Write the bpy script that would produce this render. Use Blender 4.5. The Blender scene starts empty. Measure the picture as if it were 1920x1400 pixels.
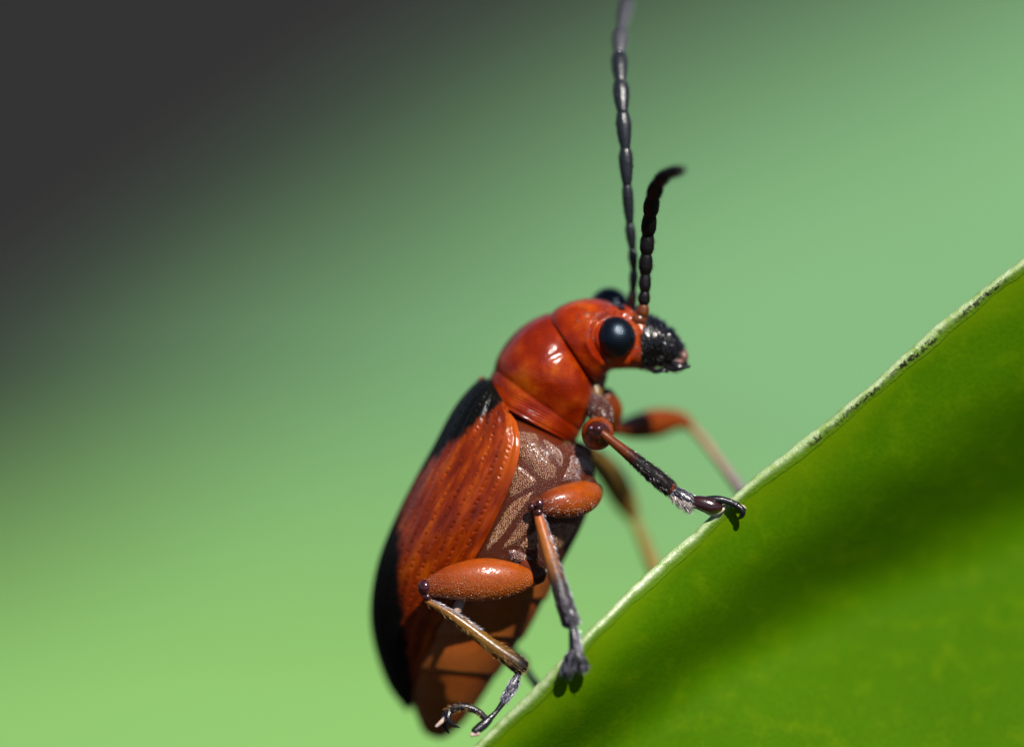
import bpy, math, random
import numpy as np
from mathutils import Vector, Matrix
from mathutils.bvhtree import BVHTree
from mathutils.kdtree import KDTree

random.seed(7)
rng = np.random.default_rng(7)
scene = bpy.context.scene
col = scene.collection

# ------------------------------------------------------------------ camera
U = 0.001                 # the geometry is laid out in millimetres, the scene is in metres
DIST = 100.0              # camera to the beetle's midline, mm
FOC = -1.25               # plane of sharp focus, mm behind the midline (negative = towards camera)
PITCH = math.radians(20)  # the camera looks down by this much
ROT = Matrix.Rotation(-PITCH, 3, 'X')
ROTN = np.array(ROT)

cam_d = bpy.data.cameras.new('camera')
cam = bpy.data.objects.new('camera', cam_d)
col.objects.link(cam)
cam.location = ROT @ Vector((0, -DIST * U, 0))
cam.rotation_euler = (math.radians(90) - PITCH, 0, 0)
cam_d.sensor_width = 36.0
cam_d.lens = 36.0 * DIST / 19.2
cam_d.clip_start = 0.002
cam_d.clip_end = 200.0
cam_d.dof.use_dof = True
cam_d.dof.focus_distance = (DIST + FOC) * U
cam_d.dof.aperture_fstop = cam_d.lens / 9.3
scene.camera = cam

# ------------------------------------------------------------------ light
sun_cam = Vector((0.27, -0.73, 0.65)).normalized()      # towards the sun, camera-aligned axes
sun_dir = (ROT @ sun_cam).normalized()
elev = math.asin(sun_dir.z)
azim = math.atan2(sun_dir.x, sun_dir.y)
world = bpy.data.worlds.new('World')
scene.world = world
world.use_nodes = True
wn = world.node_tree.nodes
bg = wn['Background']
sky = wn.new('ShaderNodeTexSky')
sky.sky_type = 'NISHITA'
sky.sun_disc = False
sky.sun_elevation = elev
sky.sun_rotation = azim
sky.air_density = 0.6
sky.dust_density = 0.5
world.node_tree.links.new(sky.outputs[0], bg.inputs[0])
bg.inputs[1].default_value = 0.05
sun_d = bpy.data.lights.new('sun', 'SUN')
sun_d.energy = 5.0
sun_d.angle = math.radians(0.53)
sun_d.color = (1.0, 0.95, 0.88)
sun = bpy.data.objects.new('sun', sun_d)
col.objects.link(sun)
sun.rotation_euler = (-sun_dir).to_track_quat('-Z', 'Y').to_euler()
sun.location = sun_dir * 1.0

vs = scene.view_settings
vs.view_transform = 'Standard'
vs.look = 'None'
vs.gamma = 1.0
vs.exposure = 0.6
scene.cycles.use_denoising = True
scene.cycles.max_bounces = 10
scene.cycles.transparent_max_bounces = 8
scene.cycles.sample_clamp_indirect = 6.0

# ------------------------------------------------------------------ helpers: space
def PX(px, py, dep=0.0):
    """photo pixel + depth in mm -> camera-aligned millimetres (x right, y away, z up)"""
    px = np.asarray(px, float); py = np.asarray(py, float); dep = np.asarray(dep, float)
    k = (DIST + dep) / DIST / 100.0
    return np.stack([(px - 960) * k, dep + 0 * px, -(py - 700) * k], -1)

def to_world(v):
    return (np.asarray(v, float) @ ROTN.T) * U

def root_loc(o):
    l = Vector((0, 0, 0))
    while o is not None:
        l = l + o.location
        o = o.parent
    return np.array(l)

def obj(name, verts, faces, mat, parent=None, attrs=None, smooth=True, loc=None, world_space=False):
    v = np.asarray(verts, float)
    if not world_space:
        v = to_world(v)
    if loc is None:
        loc = np.zeros(3)
    base = root_loc(parent) if parent is not None else np.zeros(3)
    v = v - base - loc
    me = bpy.data.meshes.new(name)
    me.from_pydata(v.tolist(), [], [list(map(int, f)) for f in faces])
    me.update()
    if smooth:
        me.polygons.foreach_set('use_smooth', [True] * len(me.polygons))
    for k, a in (attrs or {}).items():
        a = np.asarray(a, float)
        if a.ndim == 1:
            at = me.attributes.new(k, 'FLOAT', 'POINT')
            at.data.foreach_set('value', a)
        else:
            at = me.attributes.new(k, 'FLOAT_VECTOR', 'POINT')
            at.data.foreach_set('vector', a.ravel())
    if mat is not None:
        me.materials.append(mat)
    o = bpy.data.objects.new(name, me)
    o.location = loc
    col.objects.link(o)
    o.parent = parent
    return o

def empty(name, loc_mm):
    o = bpy.data.objects.new(name, None)
    o.empty_display_size = 0.002
    o.location = Vector(to_world(np.array(loc_mm, float)))
    col.objects.link(o)
    return o

def tag(o, label=None, cat=None, group=None, kind=None):
    if label: o['label'] = label
    if cat: o['category'] = cat
    if group: o['group'] = group
    if kind: o['kind'] = kind
    return o

# ------------------------------------------------------------------ helpers: geometry
def spline(pts, n):
    """Catmull-Rom through the rows of pts, n samples evenly in parameter"""
    p = np.asarray(pts, float)
    if p.ndim == 1: p = p[:, None]
    m = len(p)
    t = np.linspace(0, m - 1, n)
    i = np.minimum(t.astype(int), m - 2)
    f = (t - i)[:, None]
    p0 = p[np.maximum(i - 1, 0)]; p1 = p[i]; p2 = p[i + 1]; p3 = p[np.minimum(i + 2, m - 1)]
    p0 = np.where((i == 0)[:, None], 2 * p1 - p2, p0)
    p3 = np.where((i == m - 2)[:, None], 2 * p2 - p1, p3)
    return 0.5 * (2 * p1 + (p2 - p0) * f + (2 * p0 - 5 * p1 + 4 * p2 - p3) * f**2 + (3 * p1 - p0 - 3 * p2 + p3) * f**3)

def smooth(x, a, b):
    t = np.clip((x - a) / (b - a), 0, 1)
    return t * t * (3 - 2 * t)

def grid_faces(nt, nu, wrap):
    f = []
    m = nu if wrap else nu - 1
    for i in range(nt - 1):
        for j in range(m):
            a = i * nu + j; b = i * nu + (j + 1) % nu
            f.append((a, b, b + nu, a + nu))
    return f

def grid_normals(g, wrap):
    if wrap:
        du = np.roll(g, -1, 1) - np.roll(g, 1, 1)
    else:
        du = np.gradient(g, axis=1)
    dt = np.gradient(g, axis=0)
    n = np.cross(dt, du)
    return n / np.maximum(np.linalg.norm(n, axis=2, keepdims=True), 1e-12)

def loft(rows, nt, nu, power=1.0, disp=None, tilt=0.0):
    """rows: (Dx,Dy,Vx,Vy,halfdepth,zc) in px/mm: dorsal and ventral outline points of each section"""
    s = spline(rows, nt)
    ph = np.linspace(0, 2 * np.pi, nu, endpoint=False)
    c, sn = np.cos(ph), np.sin(ph)
    cs = np.sign(c) * np.abs(c) ** power; ss = np.sign(sn) * np.abs(sn) ** power
    cx = (s[:, 0] + s[:, 2]) / 2; cy = (s[:, 1] + s[:, 3]) / 2
    ax = (s[:, 0] - s[:, 2]) / 2; ay = (s[:, 1] - s[:, 3]) / 2
    px = cx[:, None] + ax[:, None] * cs; py = cy[:, None] + ay[:, None] * cs
    dep = s[:, 5][:, None] - np.abs(s[:, 4])[:, None] * ss + tilt * cs * np.abs(s[:, 4])[:, None]
    g = PX(px, py, dep)
    tt = np.repeat(np.linspace(0, 1, nt)[:, None], nu, 1)
    uu = np.repeat((ph / (2 * np.pi))[None], nt, 0)
    if disp is not None:
        n = grid_normals(g, True)
        mid = g.mean(1, keepdims=True)
        n = np.where(((n * (g - mid)).sum(2, keepdims=True)) < 0, -n, n)
        g = g + n * disp(tt, uu, px, py, g)[..., None]
    v = g.reshape(-1, 3)
    f = grid_faces(nt, nu, True)
    k = len(v)
    v = np.vstack([v, g[0].mean(0), g[-1].mean(0)])
    f += [(k, (j + 1) % nu, j) for j in range(nu)]
    o = (nt - 1) * nu
    f += [(k + 1, o + j, o + (j + 1) % nu) for j in range(nu)]
    t = np.concatenate([tt.ravel(), [0, 1]])
    u = np.concatenate([uu.ravel(), [0, 0]])
    return v, f, {'t': t, 'tu': np.stack([t, u, 0 * t], -1)}

def tube(path, radii, nt=24, nu=14, flat=1.0, cap=0.6):
    """path: (px,py,depth); radii in px. Swept with a parallel-transported frame, round ends"""
    p = spline(PX(*np.asarray(path, float).T), nt)
    r = np.maximum(spline(np.asarray(radii, float) / 100.0, nt)[:, 0], 0.002)
    # rounded ends
    d0 = p[1] - p[0]; d0 /= np.linalg.norm(d0)
    d1 = p[-1] - p[-2]; d1 /= np.linalg.norm(d1)
    q, rr, tt = [], [], []
    for a in (90, 60, 30):
        a = math.radians(a)
        q.append(p[0] - d0 * r[0] * cap * math.sin(a)); rr.append(max(r[0] * math.cos(a), 1e-4)); tt.append(0)
    for i in range(nt):
        q.append(p[i]); rr.append(r[i]); tt.append(i / (nt - 1))
    for a in (30, 60, 90):
        a = math.radians(a)
        q.append(p[-1] + d1 * r[-1] * cap * math.sin(a)); rr.append(max(r[-1] * math.cos(a), 1e-4)); tt.append(1)
    q = np.array(q); n = len(q)
    tan = np.gradient(q, axis=0)
    tan /= np.maximum(np.linalg.norm(tan, axis=1, keepdims=True), 1e-12)
    ref = np.array([0, -1.0, 0])
    if abs(tan[0] @ ref) > 0.8: ref = np.array([0, 0, 1.0])
    e1 = ref - tan[0] * (tan[0] @ ref); e1 /= np.linalg.norm(e1)
    verts = []
    ph = np.linspace(0, 2 * np.pi, nu, endpoint=False)
    for i in range(n):
        e1 = e1 - tan[i] * (tan[i] @ e1); e1 /= np.linalg.norm(e1)
        e2 = np.cross(tan[i], e1)
        verts.append(q[i] + rr[i] * (np.cos(ph)[:, None] * e1 * flat + np.sin(ph)[:, None] * e2))
    v = np.concatenate(verts)
    f = grid_faces(n, nu, True)
    f.append(tuple(reversed(range(nu)))); f.append(tuple(range((n - 1) * nu, n * nu)))
    t = np.repeat(tt, nu); u = np.tile(ph / (2 * np.pi), n)
    return v, f, {'t': t, 'tu': np.stack([t, u, 0 * t], -1)}

def merge(parts):
    V, F, T, TU, k = [], [], [], [], 0
    for v, f, a in parts:
        V.append(v); F += [tuple(i + k for i in q) for q in f]; T.append(a['t']); TU.append(a['tu']); k += len(v)
    return np.concatenate(V), F, {'t': np.concatenate(T), 'tu': np.concatenate(TU)}

def blob(px, py, dep, rx, ry=None, rd=None, n=16):
    ry = ry or rx; rd = rd or rx
    th = np.linspace(0.02, np.pi - 0.02, n); ph = np.linspace(0, 2 * np.pi, 2 * n, endpoint=False)
    T, Q = np.meshgrid(th, ph, indexing='ij')
    c = PX(px, py, dep)
    g = np.stack([rx / 100 * np.sin(T) * np.cos(Q), rd / 100 * np.sin(T) * np.sin(Q), ry / 100 * np.cos(T)], -1) + c
    v = g.reshape(-1, 3); m = 2 * n
    f = grid_faces(n, m, True)
    f.append(tuple(range(m))); f.append(tuple(reversed(range((n - 1) * m, n * m))))
    t = (T / np.pi).ravel(); u = (Q / 2 / np.pi).ravel()
    return v, f, {'t': t, 'tu': np.stack([t, u, 0 * t], -1)}

def mesh_sample(v, f, count, keep=None):
    """random points on a mesh: positions, normals"""
    v = np.asarray(v); tri = []
    for q in f:
        if len(q) == 3: tri.append(q)
        elif len(q) == 4: tri += [(q[0], q[1], q[2]), (q[0], q[2], q[3])]
    tri = np.array(tri)
    a, b, c = v[tri[:, 0]], v[tri[:, 1]], v[tri[:, 2]]
    n = np.cross(b - a, c - a); ar = np.linalg.norm(n, axis=1)
    n = n / np.maximum(ar, 1e-15)[:, None]
    cen = v.mean(0)
    w = ar.copy()
    if keep is not None:
        w = w * keep((a + b + c) / 3, n)
    if w.sum() <= 0: return np.zeros((0, 3)), np.zeros((0, 3))
    idx = rng.choice(len(tri), count, p=w / w.sum())
    r1, r2 = rng.random(count), rng.random(count)
    s = np.sqrt(r1)
    p = a[idx] * (1 - s)[:, None] + b[idx] * (s * (1 - r2))[:, None] + c[idx] * (s * r2)[:, None]
    return p, n[idx]

def hairs(pos, nor, lean, length, rad, jitter=0.25, lift=0.5, curve=0.3):
    """thin three-sided setae; lean = direction they lie along, lift = how far they stand off"""
    V, F, k = [], [], 0
    lean = np.asarray(lean, float)
    for i in range(len(pos)):
        n = nor[i]
        l = lean if lean.ndim == 1 else lean[i]
        d = l - n * (l @ n)
        d = d / max(np.linalg.norm(d), 1e-9)
        d = d + n * lift + rng.normal(0, jitter, 3)
        d /= np.linalg.norm(d)
        L = length * rng.uniform(0.6, 1.25); r = rad * rng.uniform(0.7, 1.2)
        s = np.cross(d, rng.normal(0, 1, 3)); s /= np.linalg.norm(s); w = np.cross(d, s)
        b = pos[i] - d * r
        mid = pos[i] + d * L * 0.55
        tip = pos[i] + d * L + (l - n * lift) * L * curve * 0.5
        for c_, rr in ((b, r), (mid, r * 0.75)):
            for a in (0, 2.094, 4.189):
                V.append(c_ + rr * (math.cos(a) * s + math.sin(a) * w))
        V.append(tip)
        F += [(k, k + 1, k + 4, k + 3), (k + 1, k + 2, k + 5, k + 4), (k + 2, k, k + 3, k + 5),
              (k + 3, k + 4, k + 6), (k + 4, k + 5, k + 6), (k + 5, k + 3, k + 6)]
        k += 7
    return np.array(V), F

def outward(p, n, axis_pts):
    """flip normals away from the nearest point of an axis"""
    ax = np.asarray(axis_pts)
    d = np.linalg.norm(p[:, None] - ax[None], axis=2).argmin(1)
    s = np.sign(((p - ax[d]) * n).sum(1)); s[s == 0] = 1
    return n * s[:, None]

def granules(pos, nor, r, h, jit=0.25):
    """tiny domes sitting on a surface"""
    V, F, k = [], [], 0
    a = np.linspace(0, 2 * np.pi, 7, endpoint=False)
    for p, n in zip(pos, nor):
        s = np.cross(n, [0.3, 0.5, 0.8]); s /= np.linalg.norm(s); w = np.cross(n, s)
        q = r * rng.uniform(1 - jit, 1 + jit); hh = h * rng.uniform(1 - jit, 1 + jit)
        n = n + rng.normal(0, 0.12, 3)
        for rr, z in ((1.0, -0.3), (0.72, 0.6)):
            V += list(p + q * rr * (np.cos(a)[:, None] * s + np.sin(a)[:, None] * w) + n * hh * z)
        V.append(p + n * hh)
        for i in range(7):
            j = (i + 1) % 7
            F += [(k + i, k + j, k + 7 + j, k + 7 + i), (k + 7 + i, k + 7 + j, k + 14)]
        k += 15
    return np.array(V), F

def spread(p, n, dmin):
    """thin random points to a minimum spacing"""
    cell = {}; keep = []
    for i, q in enumerate(p):
        c = tuple((q // dmin).astype(int)); ok = True
        for dx in (-1, 0, 1):
            for dy in (-1, 0, 1):
                for dz in (-1, 0, 1):
                    for j in cell.get((c[0] + dx, c[1] + dy, c[2] + dz), ()):
                        if ((p[j] - q) ** 2).sum() < dmin * dmin: ok = False
        if ok: cell.setdefault(c, []).append(i); keep.append(i)
    return p[keep], n[keep]

# ------------------------------------------------------------------ materials
class NT:
    def __init__(self, name):
        self.m = bpy.data.materials.new(name)
        self.m.use_nodes = True
        self.t = self.m.node_tree
        self.n = self.t.nodes
        self.b = self.n['Principled BSDF']
        self.out = self.n['Material Output']
    def l(self, a, b): self.t.links.new(a, b)
    def add(self, kind, **kw):
        x = self.n.new(kind)
        for k, v in kw.items(): setattr(x, k, v)
        return x
    def coord(self, scale=(1, 1, 1)):
        tc = self.add('ShaderNodeTexCoord'); mp = self.add('ShaderNodeMapping')
        mp.inputs['Scale'].default_value = tuple(s * 1000 for s in scale)     # object metres -> mm
        self.l(tc.outputs['Object'], mp.inputs[0]); return mp.outputs[0]
    def attr(self, name, vec=False, scale=None):
        a = self.add('ShaderNodeAttribute', attribute_name=name)
        if not vec: return a.outputs['Fac']
        if scale is None: return a.outputs['Vector']
        mp = self.add('ShaderNodeMapping'); mp.inputs['Scale'].default_value = scale
        self.l(a.outputs['Vector'], mp.inputs[0]); return mp.outputs[0]
    def noise(self, vec, scale, detail=3, rough=0.55):
        x = self.add('ShaderNodeTexNoise'); x.inputs['Scale'].default_value = scale
        x.inputs['Detail'].default_value = detail; x.inputs['Roughness'].default_value = rough
        self.l(vec, x.inputs['Vector']); return x.outputs['Fac']
    def voro(self, vec, scale, feature='F1', out='Distance'):
        x = self.add('ShaderNodeTexVoronoi', feature=feature); x.inputs['Scale'].default_value = scale
        self.l(vec, x.inputs['Vector']); return x.outputs[out]
    def ramp(self, fac, stops, interp='LINEAR'):
        x = self.add('ShaderNodeValToRGB'); x.color_ramp.interpolation = interp
        e = x.color_ramp.elements
        while len(e) > 1: e.remove(e[-1])
        e[0].position = stops[0][0]; e[0].color = (*stops[0][1], 1)
        for p, c in stops[1:]:
            q = e.new(p); q.color = (*c, 1)
        self.l(fac, x.inputs[0]); return x.outputs[0]
    def mix(self, fac, a, b, blend='MIX'):
        x = self.add('ShaderNodeMix', data_type='RGBA', blend_type=blend)
        for s, v in ((x.inputs[0], fac), (x.inputs[6], a), (x.inputs[7], b)):
            if isinstance(v, (int, float)): s.default_value = v
            elif isinstance(v, tuple): s.default_value = (*v, 1)
            else: self.l(v, s)
        return x.outputs[2]
    def math(self, op, a, b=0.0):
        x = self.add('ShaderNodeMath', operation=op)
        for s, v in ((x.inputs[0], a), (x.inputs[1], b)):
            if isinstance(v, (int, float)): s.default_value = v
            else: self.l(v, s)
        return x.outputs[0]
    def bump(self, h, strength, dist_mm):
        x = self.add('ShaderNodeBump'); x.inputs['Strength'].default_value = strength
        x.inputs['Distance'].default_value = dist_mm * U
        self.l(h, x.inputs['Height']); return x
    def set(self, **kw):
        for k, v in kw.items():
            s = self.b.inputs[k.replace('_', ' ')]
            if isinstance(v, (int, float)): s.default_value = v
            elif isinstance(v, tuple): s.default_value = v if len(v) == 3 and s.type == 'VECTOR' else ((*v, 1) if len(v) == 3 else v)
            else: self.l(v, s)
        return self

def sss(m, w=0.35, scale=0.12, rad=(1.0, 0.25, 0.06)):
    m.set(Subsurface_Weight=w, Subsurface_Scale=scale * U, Subsurface_Radius=rad)

def cuticle(name, deep, light, rough=0.4, coat=0.9, coat_rough=0.085, sw=0.45, bump=0.25):
    m = NT(name); c = m.coord()
    n1 = m.noise(c, 1.6, 4); n2 = m.noise(c, 14, 3)
    k = m.ramp(n1, [(0.30, tuple(x * 0.72 for x in deep)), (0.44, deep), (0.56, light), (0.70, (light[0] * 1.35, light[1] * 2.6, light[2] * 3))])
    k = m.mix(m.ramp(n2, [(0.55, (0, 0, 0)), (0.8, (0.5, 0.5, 0.5))]), k, tuple(x * 0.6 for x in deep))
    spk = m.ramp(m.voro(c, 7.0), [(0.035, (0.45,) * 3), (0.07, (0, 0, 0))])
    k = m.mix(spk, k, (0.42, 0.12, 0.02))
    m.set(Base_Color=k, Roughness=rough, Coat_Weight=coat, Coat_Roughness=coat_rough, Coat_IOR=1.38, Specular_IOR_Level=0.05)
    sss(m, sw, 0.25)
    b1 = m.bump(m.noise(c, 3.2, 3), bump, 0.05)
    b2 = m.bump(m.noise(c, 24, 4, 0.65), bump * 0.7, 0.012); m.l(b1.outputs[0], b2.inputs['Normal'])
    m.l(b2.outputs[0], m.b.inputs['Normal']); m.l(b2.outputs[0], m.b.inputs['Coat Normal'])
    return m.m

def ramp_mat(name, stops, rough=0.35, coat=0.6, coat_rough=0.15, gran=0.0, gran_scale=18, sw=0.0, glint=None, nmix=0.25, srad=(1, .25, .06)):
    """colour runs along the part's own length ('t'); optional fine granulation"""
    m = NT(name); c = m.coord()
    k = m.ramp(m.attr('t'), stops)
    n = m.noise(c, 7, 4)
    k = m.mix(m.ramp(n, [(0.4, (0, 0, 0)), (0.75, (nmix,) * 3)]), k, (0.02, 0.008, 0.004))
    m.set(Roughness=rough, Coat_Weight=coat, Coat_Roughness=coat_rough, Specular_IOR_Level=0.2)
    if sw: sss(m, sw, rad=srad)
    b1 = m.bump(m.noise(c, 9, 3), 0.3, 0.02)
    last = b1
    if gran:
        vd = m.voro(c, gran_scale)
        b2 = m.bump(vd, -gran if False else gran, 0.03); b2.invert = True
        m.l(b1.outputs[0], b2.inputs['Normal']); last = b2
        if glint:
            k = m.mix(m.ramp(vd, [(0.0, (0.55,) * 3), (0.5, (0, 0, 0))]), k, glint)
    m.set(Base_Color=k)
    m.l(last.outputs[0], m.b.inputs['Normal']); m.l(last.outputs[0], m.b.inputs['Coat Normal'])
    return m.m

def plain(name, c, rough=0.4, coat=0.0, coat_rough=0.1, spec=0.5, metal=0.0, sw=0.0, bump=0.0, bscale=20):
    m = NT(name)
    m.set(Base_Color=c, Roughness=rough, Coat_Weight=coat, Coat_Roughness=coat_rough, Specular_IOR_Level=spec, Metallic=metal)
    if sw: sss(m, sw)
    if bump:
        cc = m.coord(); k = m.mix(m.noise(cc, bscale * 0.3, 3), tuple(x * 0.5 for x in c), c); m.set(Base_Color=k)
        b = m.bump(m.noise(cc, bscale, 3), bump, 0.03)
        m.l(b.outputs[0], m.b.inputs['Normal']); m.l(b.outputs[0], m.b.inputs['Coat Normal'])
    return m.m

RED = cuticle('glossy red cuticle', (0.165, 0.010, 0.0001), (0.235, 0.022, 0.0002), bump=0.5)
RED2 = cuticle('glossy orange red cuticle', (0.18, 0.010, 0.0001), (0.25, 0.021, 0.0002), bump=0.5)
DARKRED = cuticle('dark red brown cuticle', (0.10, 0.012, 0.002), (0.20, 0.03, 0.004), rough=0.4, coat=0.5)

def elytron_mat():
    m = NT('red elytron with black marks'); c = m.coord()
    tu = m.attr('tu', True, (9, 10, 1))
    streak = m.noise(tu, 1.0, 3, 0.55)
    k = m.ramp(streak, [(0.28, (0.075, 0.006, 0.0001)), (0.46, (0.15, 0.014, 0.0002)), (0.58, (0.22, 0.027, 0.0003)), (0.72, (0.33, 0.060, 0.0006))])
    fine = m.noise(m.attr('tu', True, (40, 90, 1)), 1.0, 3)
    k = m.mix(m.ramp(fine, [(0.5, (0, 0, 0)), (0.8, (0.35,) * 3)]), k, (0.10, 0.009, 0.001))
    k = m.mix(m.attr('edge'), k, (0.30, 0.05, 0.0008))
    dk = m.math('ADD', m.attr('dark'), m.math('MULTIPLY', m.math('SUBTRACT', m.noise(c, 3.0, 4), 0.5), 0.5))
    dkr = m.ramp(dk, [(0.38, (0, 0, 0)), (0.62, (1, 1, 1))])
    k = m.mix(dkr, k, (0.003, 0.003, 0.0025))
    m.set(Base_Color=k, Roughness=0.38, Coat_Weight=m.math('SUBTRACT', 0.95, m.math('MULTIPLY', dkr, 0.75)), Coat_Roughness=0.075, Coat_IOR=1.38, Specular_IOR_Level=0.06)
    sss(m, 0.35)
    b1 = m.bump(m.noise(m.attr('tu', True, (10, 30, 1)), 1.0, 4), 0.4, 0.04)
    b2 = m.bump(m.noise(c, 22, 3), 0.25, 0.015); m.l(b1.outputs[0], b2.inputs['Normal'])
    m.l(b2.outputs[0], m.b.inputs['Normal']); m.l(b2.outputs[0], m.b.inputs['Coat Normal'])
    return m.m
ELY = elytron_mat()

PLATE = ramp_mat('bronze granulate sclerite', [(0, (0.12, 0.026, 0.003)), (1, (0.07, 0.012, 0.002))], rough=0.4, coat=0.5, coat_rough=0.16, gran=0.3, gran_scale=20)
STERN = ramp_mat('dark brown thorax cuticle', [(0, (0.10, 0.012, 0.001)), (0.6, (0.055, 0.008, 0.001)), (1, (0.05, 0.010, 0.002))], rough=0.5, coat=0.2, coat_rough=0.2, gran=0.15, gran_scale=20, sw=0.1)
ABDO = ramp_mat('brown abdomen cuticle', [(0, (0.28, 0.060, 0.007)), (1, (0.28, 0.085, 0.014))], rough=0.45, coat=0.25, coat_rough=0.25, gran=0.15, gran_scale=14, sw=0.5)
FEMUR = ramp_mat('orange granulate femur', [(0, (0.27, 0.058, 0.001)), (0.5, (0.29, 0.050, 0.001)), (0.78, (0.20, 0.030, 0.002)), (0.93, (0.08, 0.010, 0.003)), (1, (0.04, 0.006, 0.003))], rough=0.4, coat=0.55, coat_rough=0.12, gran=0.12, gran_scale=22, sw=0.5, nmix=0.3)
GRAN = plain('glossy bronze granules', (0.34, 0.20, 0.14), rough=0.32, coat=1.0, coat_rough=0.2, spec=0.6, metal=0.5)
GRAN_D = plain('dark bronze granules', (0.08, 0.02, 0.008), rough=0.3, coat=0.8, coat_rough=0.2, spec=0.6, metal=0.3)
GRAN_K = plain('wine black granules', (0.035, 0.010, 0.007), rough=0.25, coat=1.0, coat_rough=0.12)
GRAN_O = plain('glossy orange granules', (0.22, 0.036, 0.001), rough=0.3, coat=0.7, coat_rough=0.10, spec=0.4)
FEMUR_FAR = ramp_mat('brown far femur', [(0, (0.13, 0.022, 0.002)), (1, (0.17, 0.030, 0.002))], rough=0.4, coat=0.2, sw=0.3, nmix=0.0)
FEMUR_OLIVE = ramp_mat('olive brown far femur', [(0, (0.12, 0.07, 0.015)), (1, (0.19, 0.12, 0.022))], rough=0.5, coat=0.1, sw=0.4, nmix=0.0)
TIB_BLACK = ramp_mat('amber to black tibia', [(0, (0.12, 0.02, 0.008)), (0.10, (0.15, 0.026, 0.002)), (0.34, (0.11, 0.02, 0.002)), (0.47, (0.006, 0.004, 0.004)), (0.95, (0.006, 0.004, 0.004)), (1, (0.2, 0.03, 0.004))], rough=0.4, coat=0.4, coat_rough=0.2, nmix=0.5)
TIB_MID = ramp_mat('orange brown to black tibia', [(0, (0.10, 0.02, 0.01)), (0.1, (0.34, 0.08, 0.01)), (0.5, (0.26, 0.09, 0.015)), (0.68, (0.02, 0.012, 0.012)), (1, (0.008, 0.006, 0.012))], rough=0.5, coat=0.15, coat_rough=0.3, sw=0.2)
TIB_OLIVE = ramp_mat('olive amber to black tibia', [(0, (0.17, 0.06, 0.005)), (0.5, (0.15, 0.07, 0.006)), (0.70, (0.08, 0.035, 0.006)), (0.84, (0.012, 0.010, 0.006)), (1, (0.006, 0.005, 0.005))], rough=0.4, coat=0.4, coat_rough=0.25, sw=0.25)
TIB_FAR = ramp_mat('dull far tibia', [(0, (0.24, 0.09, 0.04)), (0.5, (0.30, 0.17, 0.12)), (1, (0.18, 0.15, 0.16))], rough=0.5, coat=0.2)
TIB_FAR2 = ramp_mat('olive far tibia', [(0, (0.18, 0.13, 0.03)), (1, (0.24, 0.18, 0.05))], rough=0.5, coat=0.2)
KNEE = plain('glossy dark purple knee', (0.045, 0.006, 0.008), rough=0.2, coat=1, coat_rough=0.06, bump=0.2)
TARSUS = plain('blue black tarsus', (0.006, 0.005, 0.010), rough=0.45, spec=0.3, coat=0.55, coat_rough=0.18, bump=0.35, bscale=16)
TARSUS_RED = plain('dark wine tarsus', (0.03, 0.006, 0.006), rough=0.28, coat=1, coat_rough=0.1, bump=0.25, bscale=14)
CLAW = plain('glossy black claw', (0.005, 0.004, 0.006), rough=0.35, spec=0.3, coat=0.6, coat_rough=0.12, bump=0.2)
PAD = plain('pale translucent pad', (0.55, 0.40, 0.33), rough=0.35, coat=0.5, sw=0.5)
BLACK = plain('black muzzle cuticle', (0.003, 0.002, 0.002), rough=0.4, spec=0.1, coat=1, coat_rough=0.09, bump=0.25, bscale=9)
ANT = plain('blue black antenna', (0.012, 0.014, 0.018), rough=0.38, coat=0.5, coat_rough=0.22, bump=0.5, bscale=18)
ANT_B = plain('dull black antenna', (0.004, 0.003, 0.003), rough=0.55, spec=0.2, coat=0.12, coat_rough=0.3, bump=0.5, bscale=18)
ANT_TIP = plain('grey antenna tip', (0.06, 0.06, 0.075), rough=0.5, coat=0.2, bump=0.4, bscale=18)
AMBER = plain('amber socket', (0.16, 0.036, 0.003), rough=0.3, coat=0.8, coat_rough=0.12, sw=0.4, bump=0.2, bscale=12)
OLIVE = plain('olive neck membrane', (0.20, 0.10, 0.015), rough=0.45, coat=0.3, sw=0.4, bump=0.3, bscale=12)
LABRUM = plain('pinkish brown labrum', (0.20, 0.09, 0.075), rough=0.35, coat=0.6, bump=0.3)
H_PALE = plain('pale setae', (0.42, 0.36, 0.33), rough=0.35, spec=0.7)
H_GOLD = plain('golden setae', (0.34, 0.20, 0.07), rough=0.45, spec=0.3, metal=0.0)
H_SILV = plain('silver setae', (0.26, 0.25, 0.31), rough=0.3, spec=0.8)
H_DARK = plain('black bristles', (0.012, 0.009, 0.008), rough=0.35, spec=0.5)

def eye_mat():
    m = NT('black compound eye')
    m.set(Specular_IOR_Level=0.4, Base_Color=(0.001, 0.0015, 0.003), Roughness=0.33, Coat_Weight=0.35, Coat_Roughness=0.18, IOR=1.5)
    m.set(Specular_Tint=(0.45, 0.7, 1.0, 1.0))
    return m.m
EYE = eye_mat()

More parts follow.
